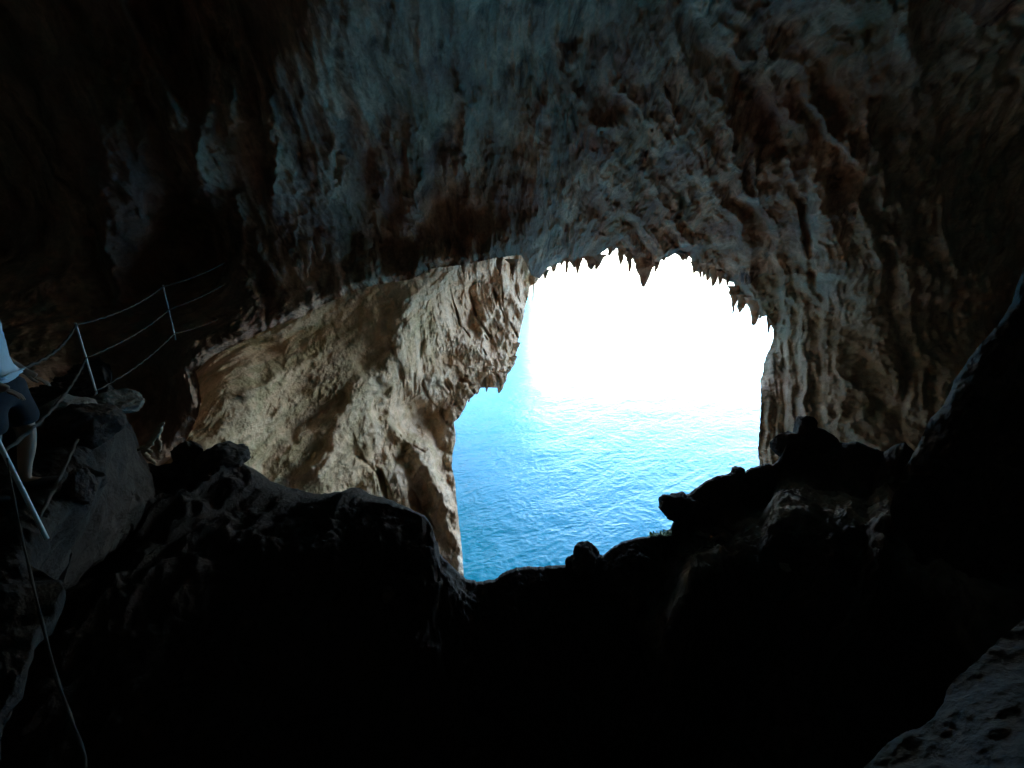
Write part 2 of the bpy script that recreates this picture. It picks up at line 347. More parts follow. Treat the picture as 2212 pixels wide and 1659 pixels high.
# the pale cliff beyond the ledge
SILB = [(1200,480),(1185,540),(1170,590),(1158,612),(1144,618),(1141,640),(1137,655),(1132,680),(1128,698),(1121,730),(1116,750),(1113,775),(1109,792),(1098,798),(1092,812),(1086,832),(1078,838),
 (1068,826),(1062,818),(1056,826),(1050,838),(1042,832),(1034,844),(1022,856),(1010,866),(1003,884),(992,902),(980,912),(984,935),(984,952),(977,985),(976,1010),(983,1040),(985,1070),(989,1110),(995,1160),(999,1200),
 (1002,1250),(1012,1300),(1025,1400),(1035,1500),(1040,1600)]
OUTB = [(330,440),(300,600),(280,800),(270,1000),(300,1200),(350,1400),(420,1620)]
ctrlB = [P(1190,540,33),P(1166,600,33),P(1142,623,31.5),P(1132,680,29.5),P(1116,750,27.5),P(1090,806,25),P(1050,828,23.5),P(1012,862,22),P(980,912,20.8),P(976,1000,19.6),P(985,1070,19.2),P(995,1160,18.8),
 P(1002,1250,18.5),P(1025,1400,19),P(1035,1500,20.5),P(1040,1600,22.5),
 P(1080,600,28),P(1000,600,25),P(1000,680,24.2),P(1040,760,24),P(930,640,21.5),P(900,700,20),P(860,790,18.4),P(820,860,17),P(760,930,15.9),P(960,780,22.2),P(900,870,20),P(880,920,19.6),P(930,960,19.2),P(860,980,17.6),
 P(940,1080,18.2),P(900,1050,17.4),P(870,1100,17.3),P(960,1180,18.2),P(800,680,18),P(720,720,17),P(640,770,16),P(560,800,14.8),P(470,850,13.2),P(440,920,12.6),P(380,1000,12),P(500,960,13.1),P(600,1000,14),P(700,1030,15),P(620,880,14.8),
 P(700,820,16),P(290,800,19),P(330,900,16.5),P(280,1050,18),P(300,1200,17),P(300,1400,16),P(600,1300,16),P(400,600,21),P(330,450,23),P(700,550,19),P(1000,500,25)]
distB = field(ctrlB, .06)
FEAT = [  # polyline, half width px, metres towards (-) or away from (+) the eye
 ([(910,628),(863,708),(872,788),(778,834),(746,900),(685,1017)], 26, -.75), ([(1013,731),(985,797),(900,850),(839,914),(732,970),(666,1027)], 22, -.7),
 ([(863,925),(919,989),(952,1060),(970,1140),(1008,1247)], 20, -.9), ([(880,880),(925,915)], 34, 1.1), ([(868,985),(890,1040),(915,1085)], 19, 1.2), ([(820,830),(815,890)], 16, .8),
 ([(735,690),(800,720),(790,790)], 60, .8), ([(1018,620),(1024,730)], 13, 1.0), ([(1090,600),(1060,680),(1020,770),(1006,830)], 18, -.6), ([(960,590),(950,680),(975,750)], 20, -.5),
 ([(560,760),(640,735),(720,700)], 14, .45), ([(520,860),(600,820),(690,770)], 14, -.45), ([(500,960),(580,900),(680,850),(760,790)], 15, -.5), ([(560,1010),(640,930),(740,860)], 12, .5), ([(430,930),(500,880),(560,860)], 14, .4),
 ([(945,940),(960,1000),(962,1050)], 14, .8), ([(1118,620),(1100,700),(1092,770)], 12, -.5), ([(1072,640),(1060,740)], 14, .6), ([(760,1060),(800,1000),(830,950)], 18, .6)]
def feats(d):
    u, v = pix(d); out = np.zeros(len(u)); wu = 12 * perlin(d * 30) + 5 * perlin(d * 80 + 4); wv = 12 * perlin(d * 30 + 50)
    q = np.stack([u + wu, v + wv], -1)
    for pts, w, amp in FEAT:
        best = np.full(len(q), 1e9)
        for a, b in zip(pts[:-1], pts[1:]):
            a = np.array(a, float); ab = np.array(b, float) - a
            t = np.clip(((q - a) @ ab) / (ab @ ab), 0, 1); best = np.minimum(best, np.linalg.norm(q - a - t[:, None] * ab, axis=1))
        out += amp * .60 * np.exp(-(best / w) ** 2)
    return out
def amp_(p): return .3 + 1.6 * np.clip(perlin(p * .35 + 11) + .4, 0, 1)
def dispB(p, b, d):
    u, v = pix(d)
    # left: strata that dip towards the path; right: hanging curtains
    a = unit((unit(ray(880, 640)) * 20 - unit(ray(430, 960)) * 12.4))
    w = smooth(720, 900, u + .55 * (v - 900))
    along = p @ a
    qs = p - a * (along * .82)[:, None]
    warp = np.stack([perlin(p * .4 + 3), perlin(p * .4 + 23), perlin(p * .4 + 53)], -1) * .8
    st = .50 * fbm((qs + warp * .6) * .55, 3, .5) * 1.6 + .24 * fbm((qs + warp * .3) * 1.9 + 7, 4, .6) * amp_(p) + .22 * fbm(p * 1.1 + 7, 4, .6) + .35 * fbm(p * .4 + 57, 2)
    big, mid, sml, lump = flute(p)
    hang = .60 * big + .22 * mid + .45 * lump
    out = -(hang * .8 * w + st * (1 - w)) - .07 * sml * (.4 + 1.2 * np.clip(perlin(p * .6) + .4, 0, 1)) + feats(d)
    return out * np.clip(b / 17, .6, 1.5)
cliff = sheet('sea_cliff', SILB, OUTB, M_CLIFF, distB, 620, 620, dispB,
              [(3, .5), (12, 2), (40, 6), (120, 14), (300, 30)], gamma=1.0)
tag(cliff, 'pale tan limestone cliff with hanging dripstone, lit beyond the dark ledge', 'cliff')

# distant headland with its foot in the sea
def headland():
    n, m = 160, 40; xs = np.linspace(0, 1, n); V = []
    for i, q in enumerate(xs):
        az = math.radians(-40 + 44.0 * q); R = 500 + 40 * math.sin(q * 9)
        hgt = 220 + 18 * math.sin(q * 23)  # extra height added out of view to darken the reflection in the sea
        dep = 260 * (1 - smooth(.93, 1.0, q)) + 25
        for k in range(m):
            t = k / (m - 1); ang = math.pi * t
            r = R + dep * (1 - math.cos(ang)) / 2; z = hgt * max(math.sin(ang), 0) ** .25 - 3
            V.append([math.sin(az) * r, math.cos(az) * r, z])
    V = np.array(V); nn = fbm(V * .03, 5, .6); V[:, 1] += nn * 22; V[:, 0] += 10 * fbm(V * .03 + 9, 4, .6) - 8; V[:, 2] += nn * 5 * (V[:, 2] > 4)
    o = add_mesh('headland', V, grid_faces(n, m), M_HEAD)
    cap = V.reshape(n, m, 3)[-1]
    return tag(o, 'small pale headland far off across the sea, beside the hanging cliff', 'headland')
headland()

# ------------------------------------------------------------------ stalactites
def cone_points(top, tip, r, seed, segs=16, rings=22, flat=.8, lump=.34, ang=0.0):
    top = np.array(top); tip = np.array(tip); V = []
    for k in range(rings + 1):
        t = k / rings; c = top * (1 - t) + tip * t
        prof = (1 - t) ** (.45 + .11 * ((seed * 7) % 7)) * (1 + (.5 + .12 * (seed * 3 % 5)) * (1 - t) ** 3)
        rr = r * max(prof, .03 + .05 * (seed * 5 % 4))
        for s in range(segs):
            a = 2 * math.pi * s / segs
            x, y = math.cos(a) * rr, math.sin(a) * rr * flat
            V.append(c + np.array([x * math.cos(ang) - y * math.sin(ang), x * math.sin(ang) + y * math.cos(ang), 0]))
    V.append(tip - np.array([0, 0, r * .1])); V = np.array(V)
    nv = fbm(V * np.array([1, 1, .6]) * (.55 / max(r, .05)) + seed * 7.7, 3, .6)
    cen = np.repeat(np.stack([top * (1 - k / rings) + tip * k / rings for k in range(rings + 1)]), segs, 0)
    V[:-1] = cen + (V[:-1] - cen) * (1 + lump * 2.6 * nv[:-1])[:, None]
    V[:-1, :2] += (perlin(cen * (.8 / max(r, .05)) + seed) * r * .35)[:, None]
    Fq = [(k * segs + s, k * segs + (s + 1) % segs, (k + 1) * segs + (s + 1) % segs, (k + 1) * segs + s) for k in range(rings) for s in range(segs)]
    L = len(V) - 1; Fq += [(rings * segs + s, rings * segs + (s + 1) % segs, L, L) for s in range(segs)]
    return V, Fq
def mesh_py(name, V, Fs, mat, parent=None):
    me = bpy.data.meshes.new(name); me.from_pydata([tuple(map(float, v)) for v in V], [], [tuple(dict.fromkeys(f)) for f in Fs])
    me.update(); me.materials.append(mat)
    for p in me.polygons: p.use_smooth = True
    o = bpy.data.objects.new(name, me); COL.objects.link(o)
    if parent: o.parent = parent
    return o
#        root u,v   tip u,v   half width px
TEETH = [(1179,586,1178,603,5),(1199,570,1197,587,6),(1214,562,1214,573,4),(1226,560,1225,591,5),(1243,560,1242,578,6),(1252,552,1251,591,6),(1266,552,1265,562,4),(1280,556,1279,583,9),(1293,556,1292,582,8),
 (1319,534,1319,553,6),(1344,532,1346,571,8),(1354,545,1354,556,4),(1363,552,1364,588,5),(1378,560,1378,572,6),(1395,560,1396,619,13),(1408,568,1407,592,6),(1423,552,1422,588,7),(1437,552,1436,563,4),(1478,550,1479,562,6),(1486,550,1486,563,4),
 (1503,570,1504,590,8),(1517,580,1518,599,3),(1525,582,1525,600,3.5),(1534,580,1534,606,7),(1549,580,1549,619,7),(1561,592,1561,617,4),(1576,600,1576,618,4),(1593,630,1594,680,5.5),(1607,645,1606,676,6.5),(1613,650,1613,668,2.5),
 (1622,648,1622,662,4),(1640,655,1640,706,11),(1649,672,1648,690,5),(1667,690,1669,722,4)]
for i, (ru, rv, tu, tv, w) in enumerate(TEETH):
    dr = unit(ray(ru, rv)); d = float(distA(dr[None])[0]) + .2
    s = d / np.linalg.norm(ray(ru, rv)); root = EYE + ray(ru, rv) * s
    tip = EYE + ray(tu, tv) * s; r = w / F * s * (1.0 + .5 * ((i * 37) % 10) / 10)
    top = root + (root - tip) * .25; top[1] += .1; tip[1] = top[1]
    V, Fs = cone_points(top, tip, r, i + 1, ang=(i * 1.3) % .8 - .4)
    mesh_py('stalactite', V, Fs, M_CEIL, ceiling)
TEETH_B = [(1080,800,1079,853,13,0),(1066,800,1065,838,8,0),(1078,775,1077,851,11,0),(1052,790,1050,850,7,0),(1036,800,1028,857,10,0),(1102,770,1101,803,9,0),(1061,790,1061,815,5,0),(1015,830,1012,872,8,0),(1110,740,1111,792,7,0)]
for i, (ru, rv, tu, tv, w, _) in enumerate(TEETH_B):
    dr = unit(ray(ru, rv)); d = float(distB(dr[None])[0]) - .1
    s = d / np.linalg.norm(ray(ru, rv)); root = EYE + ray(ru, rv) * s; tip = EYE + ray(tu, tv) * s
    r = w / F * s; tip[1] = root[1]
    V, Fs = cone_points(root, tip, r, i + 60)
    mesh_py('stalactite', V, Fs, M_CLIFF, cliff)
# drips hanging from the dark lip and on the ceiling
DRIP_A = [(690,505,692,560,13),(640,560,642,640,7),(658,520,660,600,10),(790,515,789,570,8),(1108,560,1108,594,8),(1078,556,1080,596,6),(1000,560,1003,592,6),(560,520,565,560,8),(733,340,735,400,12),(985,330,984,380,11),(925,560,927,590,5),(1300,262,1301,292,8),(960,330,960,400,6)]
for i, (ru, rv, tu, tv, w) in enumerate(DRIP_A):
    dr = unit(ray(ru, rv)); d = float(distA(dr[None])[0]) - .15
    s = d / np.linalg.norm(ray(ru, rv)); root = EYE + ray(ru, rv) * s; tip = EYE + ray(tu, tv) * s
    tip[0:2] = root[0:2] * .5 + tip[0:2] * .5
    V, Fs = cone_points(root, tip, w / F * s, i + 90)
    mesh_py('stalactite', V, Fs, M_CEIL, ceiling)

# ------------------------------------------------------------------ floor: path, pit and ledge
RIM = [(283,990,9.6),(310,998,9.4),(340,1006,9.2),(370,1002,9),(380,985,8.9),(395,976,8.8),(412,971,8.8),(424,975,8.8),(432,986,8.8),(442,977,8.7),(455,975,8.6),(470,973,8.5),(490,974,8.4),(497,985,8.4),(507,998,8.3),(520,1000,8.3),(535,1006,8.2),
 (550,1014,8.1),(562,1022,8),(575,1032,7.9),(590,1042,7.9),(615,1050,7.8),(640,1058,7.8),(665,1064,7.7),(690,1067,7.7),(715,1066,7.6),(740,1063,7.6),(760,1057,7.6),(776,1055,7.5),(790,1062,7.5),(805,1072,7.4),(830,1078,7.3),(850,1085,7.2),(872,1096,7.1),(892,1105,7),
 (910,1114,6.9),(922,1123,6.9),(930,1135,6.8),(936,1150,6.7),(944,1165,6.7),(944,1180,6.6),(950,1200,6.6),(965,1217,6.5),(980,1232,6.5),(995,1248,6.5),(1008,1257,6.5),(1030,1264,6.5),(1050,1260,6.5),(1070,1257,6.5),(1080,1247,6.5),(1095,1239,6.5),(1115,1233,6.5),
 (1140,1228,6.6),(1165,1229,6.6),(1190,1228,6.7),(1215,1226,6.7),(1240,1222,6.8),(1265,1215,6.8),(1300,1205,6.9),(1315,1193,7),(1330,1182,7.1),(1345,1174,7.2),(1370,1168,7.3),(1400,1161,7.5),(1430,1155,7.7),(1448,1145,7.9),(1458,1120,8.1),(1466,1095,8.3),(1480,1078,8.5),(1492,1064,8.8),(1505,1055,9),
 (1525,1040,9.4),(1545,1031,9.7),(1570,1024,10),(1590,1019,10.3),(1605,1022,10.6),(1620,1012,10.8),(1640,1006,11),(1655,1000,11.2),(1668,1002,11.3),(1680,994,11.4),(1688,985,11.5),(1694,968,11.6),(1700,955,11.7),(1715,945,11.8),(1740,945,12),(1765,947,12),(1790,954,12),(1820,956,12),(1850,955,12),(1875,963,12),
 (1895,971,12),(1910,976,12),(1930,962,12),(1955,955,12),(1985,985,12),(2040,1030,12),(2150,1090,12)]
R_ = np.array(RIM); rd = ray(R_[:, 0], R_[:, 1]); raz = np.degrees(np.arctan2(rd[:, 0], rd[:, 1])); rsl = rd[:, 2] / np.hypot(rd[:, 0], rd[:, 1])
o = np.argsort(raz); raz, rsl, rr_ = raz[o], rsl[o], R_[o, 2]
AZL, AZR = raz[0], raz[-1]
def build_floor():
    A = np.concatenate([np.linspace(-180, -62, 60, endpoint=False), np.linspace(-62, 56, 1300, endpoint=False), np.linspace(56, 180, 60)])
    m = 330
    t = np.linspace(0, 1, m)
    rimr = np.interp(A, raz, rr_); rims = np.interp(A, raz, rsl)
    left = smooth(AZL + .2, AZL - 1.6, A); right = smooth(AZR - 1, AZR + 3, A)
    inside = (1 - left) * (1 - right)
    rimr = np.where(A < AZL, 14 + 0 * A, rimr); rimr = np.where(A > AZR + .01, np.maximum(8, 12 - (A - AZR) * .1), rimr)
    rimr = np.where(A < -60, 9, rimr)
    r = .25 + (rimr[:, None] - .25) * (t ** .8)[None]
    rimz = rims * np.interp(A, raz, rr_)
    T = np.broadcast_to(t[None], r.shape); q = r / rimr[:, None]
    # centre: drop from the path into the pit, then climb to the ledge crest
    pit = np.interp(A, [-50, -30, -5, 15, 35, 50, 60], [-5.6, -7.4, -9.3, -9.0, -7.6, -5.4, -3.0])[:, None]
    zc = -1.75 + (pit + 1.75) * smooth(.04, .50, q) + (rimz[:, None] - pit) * np.interp(q, [0, .52, .75, .9, 1], [0, 0, .52, .88, 1.0])
    # right shelf: a gentle tread just inside the outer crest
    shelf = smooth(22, 30, A)[:, None]
    rz = rimz[:, None]
    zs_ = -1.75 + (rz - 2.6 + 1.75) * smooth(.03, .42, q) + 2.05 * smooth(.46, .72, q) - .40 * smooth(.72, .90, q) + .95 * smooth(.92, .99, q)
    zc = zc * (1 - shelf) + zs_ * shelf
    a = np.radians(A)[:, None]; X = np.sin(a) * r; Y = np.cos(a) * r
    # left: the path keeps its level outside the line of the rope fence
    ex = np.interp(Y, [-3, .1, 2.0, 5.2, 7.6, 12], [-.9, -.9, -3.0, -5.75, -7.2, -11]); e = (X - ex) * .72
    wd = np.interp(r, [1, 3, 5, 7, 9], [.5, .8, .9, .9, .8])
    lf = 1 - smooth(-.1, 1, e / wd)
    lf = np.where(A[:, None] < -62, 1 - smooth(-.1, 1, e / wd), lf); lf = np.where(np.abs(A[:, None]) > 95, 1.0, lf)
    keep = smooth(AZL - .2, AZL + 1.2, A)[:, None] * smooth(6.0, 8.6, r)          # the crest itself keeps its outline
    lf = np.maximum(lf * (1 - keep), left[:, None] * smooth(6, 8.6, r))
    rf = ex * 0 + 1.0
    zl = -1.62 + 0 * r
    zr = -1.7 - 4.9 * smooth(.6, 3.4, r) + 1.6 * smooth(7, 10, r)
    rt = right[:, None]; zz0 = zc * (1 - rt) + zr * rt
    z = zl * lf + zz0 * (1 - lf)
    cut = -(wd + 1.9) * smooth(0, 1, e / wd) * (1 - smooth(wd, wd + 5.5, e)) * (1 - smooth(7.2, 8.6, r)) * (1 - keep) * smooth(-100, -80, A)[:, None] * (1 - smooth(-35, -15, A))[:, None] * smooth(.5, 1.6, r)
    X = X + cut * .72; Y = Y + cut * .69
    p = np.stack([X, Y, z], -1).reshape(-1, 3)
    hk = (smooth(.9, 2.2, r) * (1 - smooth(.88, .97, q)) * np.clip(1 - .8 * (lf > .97), .2, 1)).ravel()
    X = X + (.32 * fbm(p * .8 + 70, 4, .55) * hk).reshape(X.shape); Y = Y + (.32 * fbm(p * .8 + 170, 4, .55) * hk).reshape(X.shape)
    n = .30 * fbm(p * .9, 4, .55) + .12 * fbm(p * 3.1 + 8, 3, .6, True)
    k = (smooth(.8, 2.0, r) * (1 - smooth(.93, 1.0, q) * inside[:, None])).ravel() * np.clip(1 - .75 * lf, .25, 1).ravel()
    zz = z.ravel() + n * k * 1.3 + .07 * fbm(p * 4.5 + 3, 5, .62) * smooth(1, 2.5, r).ravel()
    P0 = np.stack([X.ravel(), Y.ravel(), zz], -1).reshape(len(A), m, 3)
    # beyond the crest: down to the sea
    B = []
    for dr, dz in ((.15, -.06), (.4, -.4), (.8, -1.4), (1.2, -3.5), (1.6, -7), (2.0, -17.5 + 4)):
        w_ = inside[:, None]; e = P0[:, -1]; rr = rimr + dr
        zb = (e[:, 2] + dz) if dz > -8 else np.minimum(e[:, 2] - 9, -19.0)
        B.append(np.stack([np.sin(a[:, 0]) * rr, np.cos(a[:, 0]) * rr, zb], -1))
    allp = np.concatenate([P0, np.stack(B, 1)], 1)
    V = allp.reshape(-1, 3) + EYE
    Fc = grid_faces(len(A), allp.shape[1])[:, ::-1]
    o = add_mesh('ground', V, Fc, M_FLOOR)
    tread_light = shelf * smooth(.66, .74, q) * (1 - smooth(.90, .95, q)) * (1 - .6 * rt); tread_light = np.concatenate([tread_light, np.zeros((len(A), 6))], 1)  # mask for the light painted on the shelf tread
    at = o.data.attributes.new('tread_light', 'FLOAT', 'POINT'); at.data.foreach_set('value', tread_light.ravel().astype(np.float32))
    tag(o, 'dark uneven rock floor dropping from the path to a ledge over the sea', kind='structure')
build_floor()

# ------------------------------------------------------------------ near rocks on the right
def const_disp(amp):
    def f(p, b, d):
        return -amp * (.5 * fbm(p * 1.1, 3, .5, True) + .35 * fbm(p * 3.2 + 4, 4, .6) + .1 * fbm(p * 11, 3, .6))
    return f
SIL1 = [(2330,380),(2260,500),(2212,578),(2197,615),(2186,655),(2160,695),(2140,720),(2112,750),(2088,782),(2062,822),(2048,855),(2035,880),(2008,905),(1995,940),(1975,975),(1958,1005),(1945,1035),(1934,1060),(1922,1095),(1926,1140),(1945,1220),(1985,1330),(2050,1480)]
OUT1 = [(2900,200),(2950,500),(2950,800),(2900,1100),(2800,1400),(2600,1700)]
def plane_dist(y0, lift, soft):
    def f(d):
        u, v = pix(d); return y0 * (1 - .0) / np.maximum(d[:, 1] + lift * d[:, 0], .12)
    return f
c1 = plane_dist(5.9, .03, 0)
def disp1(p, b, d):
    u, v = pix(d); x = u - np.interp(v, [q[1] for q in SIL1], [q[0] for q in SIL1])
    return const_disp(.40)(p, b, d) + .42 * np.exp(-np.maximum(x, 0) / 22) * (1 - smooth(960, 1090, v)) - .22 * fbm(p * np.array([1, 1, .3]) * 1.2, 3, .5)
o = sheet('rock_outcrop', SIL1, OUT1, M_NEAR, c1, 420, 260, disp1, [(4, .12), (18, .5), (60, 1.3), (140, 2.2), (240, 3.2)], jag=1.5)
tag(o, 'tall sloping dark rock buttress with a faintly lit edge beside the grey cave wall', 'rock')
SIL2 = [(2420,1130),(2300,1255),(2212,1338),(2188,1358),(2160,1378),(2140,1400),(2112,1425),(2082,1452),(2058,1470),(2046,1492),(2036,1518),(2018,1548),(1988,1572),(1955,1582),(1930,1595),(1905,1615),(1885,1640),(1858,1665),(1800,1740),(1760,1850)]
OUT2 = [(2900,1300),(2900,1700),(2700,2200),(2300,2500),(1900,2600)]
c2 = field([P(2420,1130,3),P(2212,1338,2.8),P(2082,1452,2.6),P(2018,1548,2.5),P(1905,1615,2.4),P(1858,1665,2.35),P(1760,1850,2.2),P(2212,1550,2.3),P(2100,1640,2.2),P(2800,1500,2.6),P(2300,2200,1.7)])
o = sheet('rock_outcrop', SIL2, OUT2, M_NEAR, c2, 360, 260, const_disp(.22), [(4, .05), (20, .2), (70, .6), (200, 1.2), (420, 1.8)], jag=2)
tag(o, 'rough brown boulder nearest the camera, filling the bottom right corner', 'rock')

# ------------------------------------------------------------------ loose rocks and knobs
def boulder(u, v, dist, size, mat, seed, label=None, cat='rock', name='boulder', sink=.25, sub=5, amp=.3, parent=None):
    import bmesh
    bm = bmesh.new(); bmesh.ops.create_icosphere(bm, subdivisions=sub, radius=1.0)
    V = np.array([x.co[:] for x in bm.verts]); Fs = [[w.index for w in f.verts] for f in bm.faces]; bm.free()
    n = fbm(V * 1.1 + seed * 3.1, 4, .55, True) * .6 + fbm(V * 3.3 + seed, 3, .6) * .5
    rs = np.random.RandomState(seed)
    for _ in range(11):
        nn = unit(rs.normal(size=3)); hh = rs.uniform(.62, .9); V = V - np.maximum(V @ nn - hh, 0)[:, None] * nn * .92
    V = V * (1 + amp * n)[:, None] * np.array(size) * 1.12
    c = EYE + unit(ray(u, v)) * dist
    me_ = mesh_py(name, V, Fs, mat, parent); me_.location = c; me_.rotation_euler = (0, 0, seed * 1.7)
    if label: tag(me_, label, cat)
    return me_
from mathutils import Vector
bpy.context.view_layer.update(); DG0 = bpy.context.evaluated_depsgraph_get()
def rock_hit(u, v, miss):
    ok, p, nn, i_, ob, mx = scene.ray_cast(DG0, Vector(tuple(EYE)), Vector(tuple(unit(ray(u, v)))), distance=60)
    return (p - Vector(tuple(EYE))).length if ok else miss
def floor_d(u, v):  # crest distance along the ray at that point
    d = ray(u, v); az = math.degrees(math.atan2(d[0], d[1])); r = float(np.interp(az, raz, rr_))
    return r / math.hypot(d[0], d[1]) * float(np.linalg.norm(d))
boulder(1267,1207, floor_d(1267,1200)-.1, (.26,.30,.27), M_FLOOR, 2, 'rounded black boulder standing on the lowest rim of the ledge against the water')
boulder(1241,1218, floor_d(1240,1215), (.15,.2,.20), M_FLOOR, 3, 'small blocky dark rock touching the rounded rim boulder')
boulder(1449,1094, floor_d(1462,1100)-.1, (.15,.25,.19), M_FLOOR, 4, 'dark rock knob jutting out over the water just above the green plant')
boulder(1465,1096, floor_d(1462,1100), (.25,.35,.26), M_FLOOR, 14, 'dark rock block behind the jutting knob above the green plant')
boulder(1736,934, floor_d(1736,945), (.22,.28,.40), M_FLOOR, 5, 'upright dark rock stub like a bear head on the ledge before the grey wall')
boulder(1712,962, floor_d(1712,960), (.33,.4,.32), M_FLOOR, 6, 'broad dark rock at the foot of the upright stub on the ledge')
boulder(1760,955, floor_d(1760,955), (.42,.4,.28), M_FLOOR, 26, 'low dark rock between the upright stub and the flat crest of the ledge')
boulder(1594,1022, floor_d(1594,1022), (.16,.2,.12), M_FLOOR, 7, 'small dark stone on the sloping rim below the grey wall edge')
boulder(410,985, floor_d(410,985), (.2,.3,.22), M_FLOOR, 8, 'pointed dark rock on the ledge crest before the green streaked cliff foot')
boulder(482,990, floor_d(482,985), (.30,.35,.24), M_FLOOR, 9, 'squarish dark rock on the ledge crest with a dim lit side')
boulder(240,872, rock_hit(240,890,8.4)-.1, (.26,.24,.17), M_PALE, 10, 'pale grey boulder lying just below the tall white post on the path edge')
boulder(186,925, rock_hit(186,945,7.6)-.1, (.26,.25,.24), M_NEAR, 11, 'brownish boulder below the pale grey one at the path edge')
boulder(140,893, rock_hit(140,910,7.3)-.1, (.32,.25,.20), M_PALE, 12, 'pale greenish rock block behind the legs of the person')
boulder(170,1050, rock_hit(170,1080,5.3), (.07,.09,.15), M_NEAR, 13, 'narrow dim rock standing below the ropes beside the legs of the person')
boulder(836,1277, rock_hit(836,1277,4.9)+.03, (.26,.10,.08), M_NEAR, 16, 'slanting rock with a dim brown top in the dark pit below the cliff corner')
boulder(1697,1222, rock_hit(1697,1222,5.6)+.03, (.14,.10,.06), M_PALE, 17, 'small pale stone alone on the dark floor below the right shelf')
boulder(1180,67, float(distA(unit(ray(1180,67))[None])[0])-.35, (.16,.05,.02), M_PALE, 18, None, name='rock_chip', amp=.1, sub=3, parent=ceiling)

# ------------------------------------------------------------------ tubes
def tube(pts, rads, segs=10, close=True, twist=0.0):
    pts = np.asarray(pts, float); n = len(pts)
    rads = np.broadcast_to(np.asarray(rads, float), (n,))
    V = []; prev = None
    for i in range(n):
        t = unit(pts[min(i + 1, n - 1)] - pts[max(i - 1, 0)])
        a = np.cross(t, [0.1, 0.2, 1.0]) if prev is None else prev - t * (prev @ t)
        a = unit(a); b = np.cross(t, a); prev = a
        for s in range(segs):
            g = 2 * math.pi * s / segs
            k = 1 + (twist * .22 * math.cos(2 * g + i * 1.1) if twist else 0)
            V.append(pts[i] + (a * math.cos(g) + b * math.sin(g)) * rads[i] * k)
    Fs = [(k * segs + s, k * segs + (s + 1) % segs, (k + 1) * segs + (s + 1) % segs, (k + 1) * segs + s) for k in range(n - 1) for s in range(segs)]
    if close: Fs += [tuple(range(segs))[::-1], tuple((n - 1) * segs + s for s in range(segs))]
    return V, Fs
def rp(u, v, s): return EYE + ray(u, v) * s
sA = lambda u, v: float(distA(unit(ray(u, v))[None])[0]) / float(np.linalg.norm(ray(u, v)))
POSTS = [(rp(90,1142,2.56), rp(-78,806,2.30)), (rp(210,854,5.57), rp(163,697,5.50)), (rp(378,727,8.3), rp(352,615,8.25)),
         (EYE + np.array([-.62,.10,-1.62]), EYE + np.array([-.66,.10,-.55]))]
fence = empty('rope_fence', POSTS[0][0]); bpy.context.view_layer.update()
tag(fence, 'white metal posts strung with brown ropes along the edge of the cave path', 'fence')
def under(o, par):
    o.parent = par; o.matrix_parent_inverse = par.matrix_world.inverted(); return o
for b0, t0 in POSTS:
    b0 = np.array(b0); t0 = np.array(t0); ax = unit(t0 - b0); base = b0 - ax * .08
    pts = [base + ax * s for s in np.linspace(0, np.linalg.norm(t0 - base), 14)]
    under(mesh_py('post', *tube(pts, .0125, 12), M_POST), fence)
def rope_between(a, b, sag, n=46, end=None):
    a = np.array(a); b = np.array(b); P_ = []
    for k in range(n + 1):
        t = k / n; p = a * (1 - t) + b * t; p[2] -= sag * 4 * t * (1 - t)
        p += np.array([0, 0, .006 * math.sin(k * 1.7)]); P_.append(p)
    return P_
top = lambda i, f: POSTS[i][0] * (1 - f) + POSTS[i][1] * f
def rope(pts, r=.0125):
    under(mesh_py('rope', *tube(pts, r, 8, True, 1.0), M_ROPE), fence)
far_top, far_mid, far_low = rp(484,568,9.6), rp(482,616,9.6), rp(470,690,9.6)
for f, far_pt, s1, s2 in ((.97, far_top, .16, .05), (.52, far_mid, .10, .03), (.06, far_low, .05, .03)):
    rope(rope_between(top(0, f), top(1, f), s1) + rope_between(top(1, f), top(2, f), s2 + .05)[1:] + rope_between(top(2, f), far_pt, s2)[1:])
mid = [rp(14,985,2.45), rp(26,1050,2.2), rp(45,1150,1.85), rp(78,1290,1.5), rp(120,1460,1.22), rp(160,1570,1.08), rp(192,1655,.98), EYE + np.array([-.63,.12,-1.28])]
mp = np.array(mid); tt = np.linspace(0, len(mp) - 1, 60)
sm = np.stack([np.interp(tt, range(len(mp)), mp[:, k]) for k in range(3)], -1)
for _ in range(3): sm[1:-1] = (sm[:-2] + sm[1:-1] * 2 + sm[2:]) / 4
rope(list(sm), .004)
rope(rope_between(top(0, .97), top(3, .97), .1))

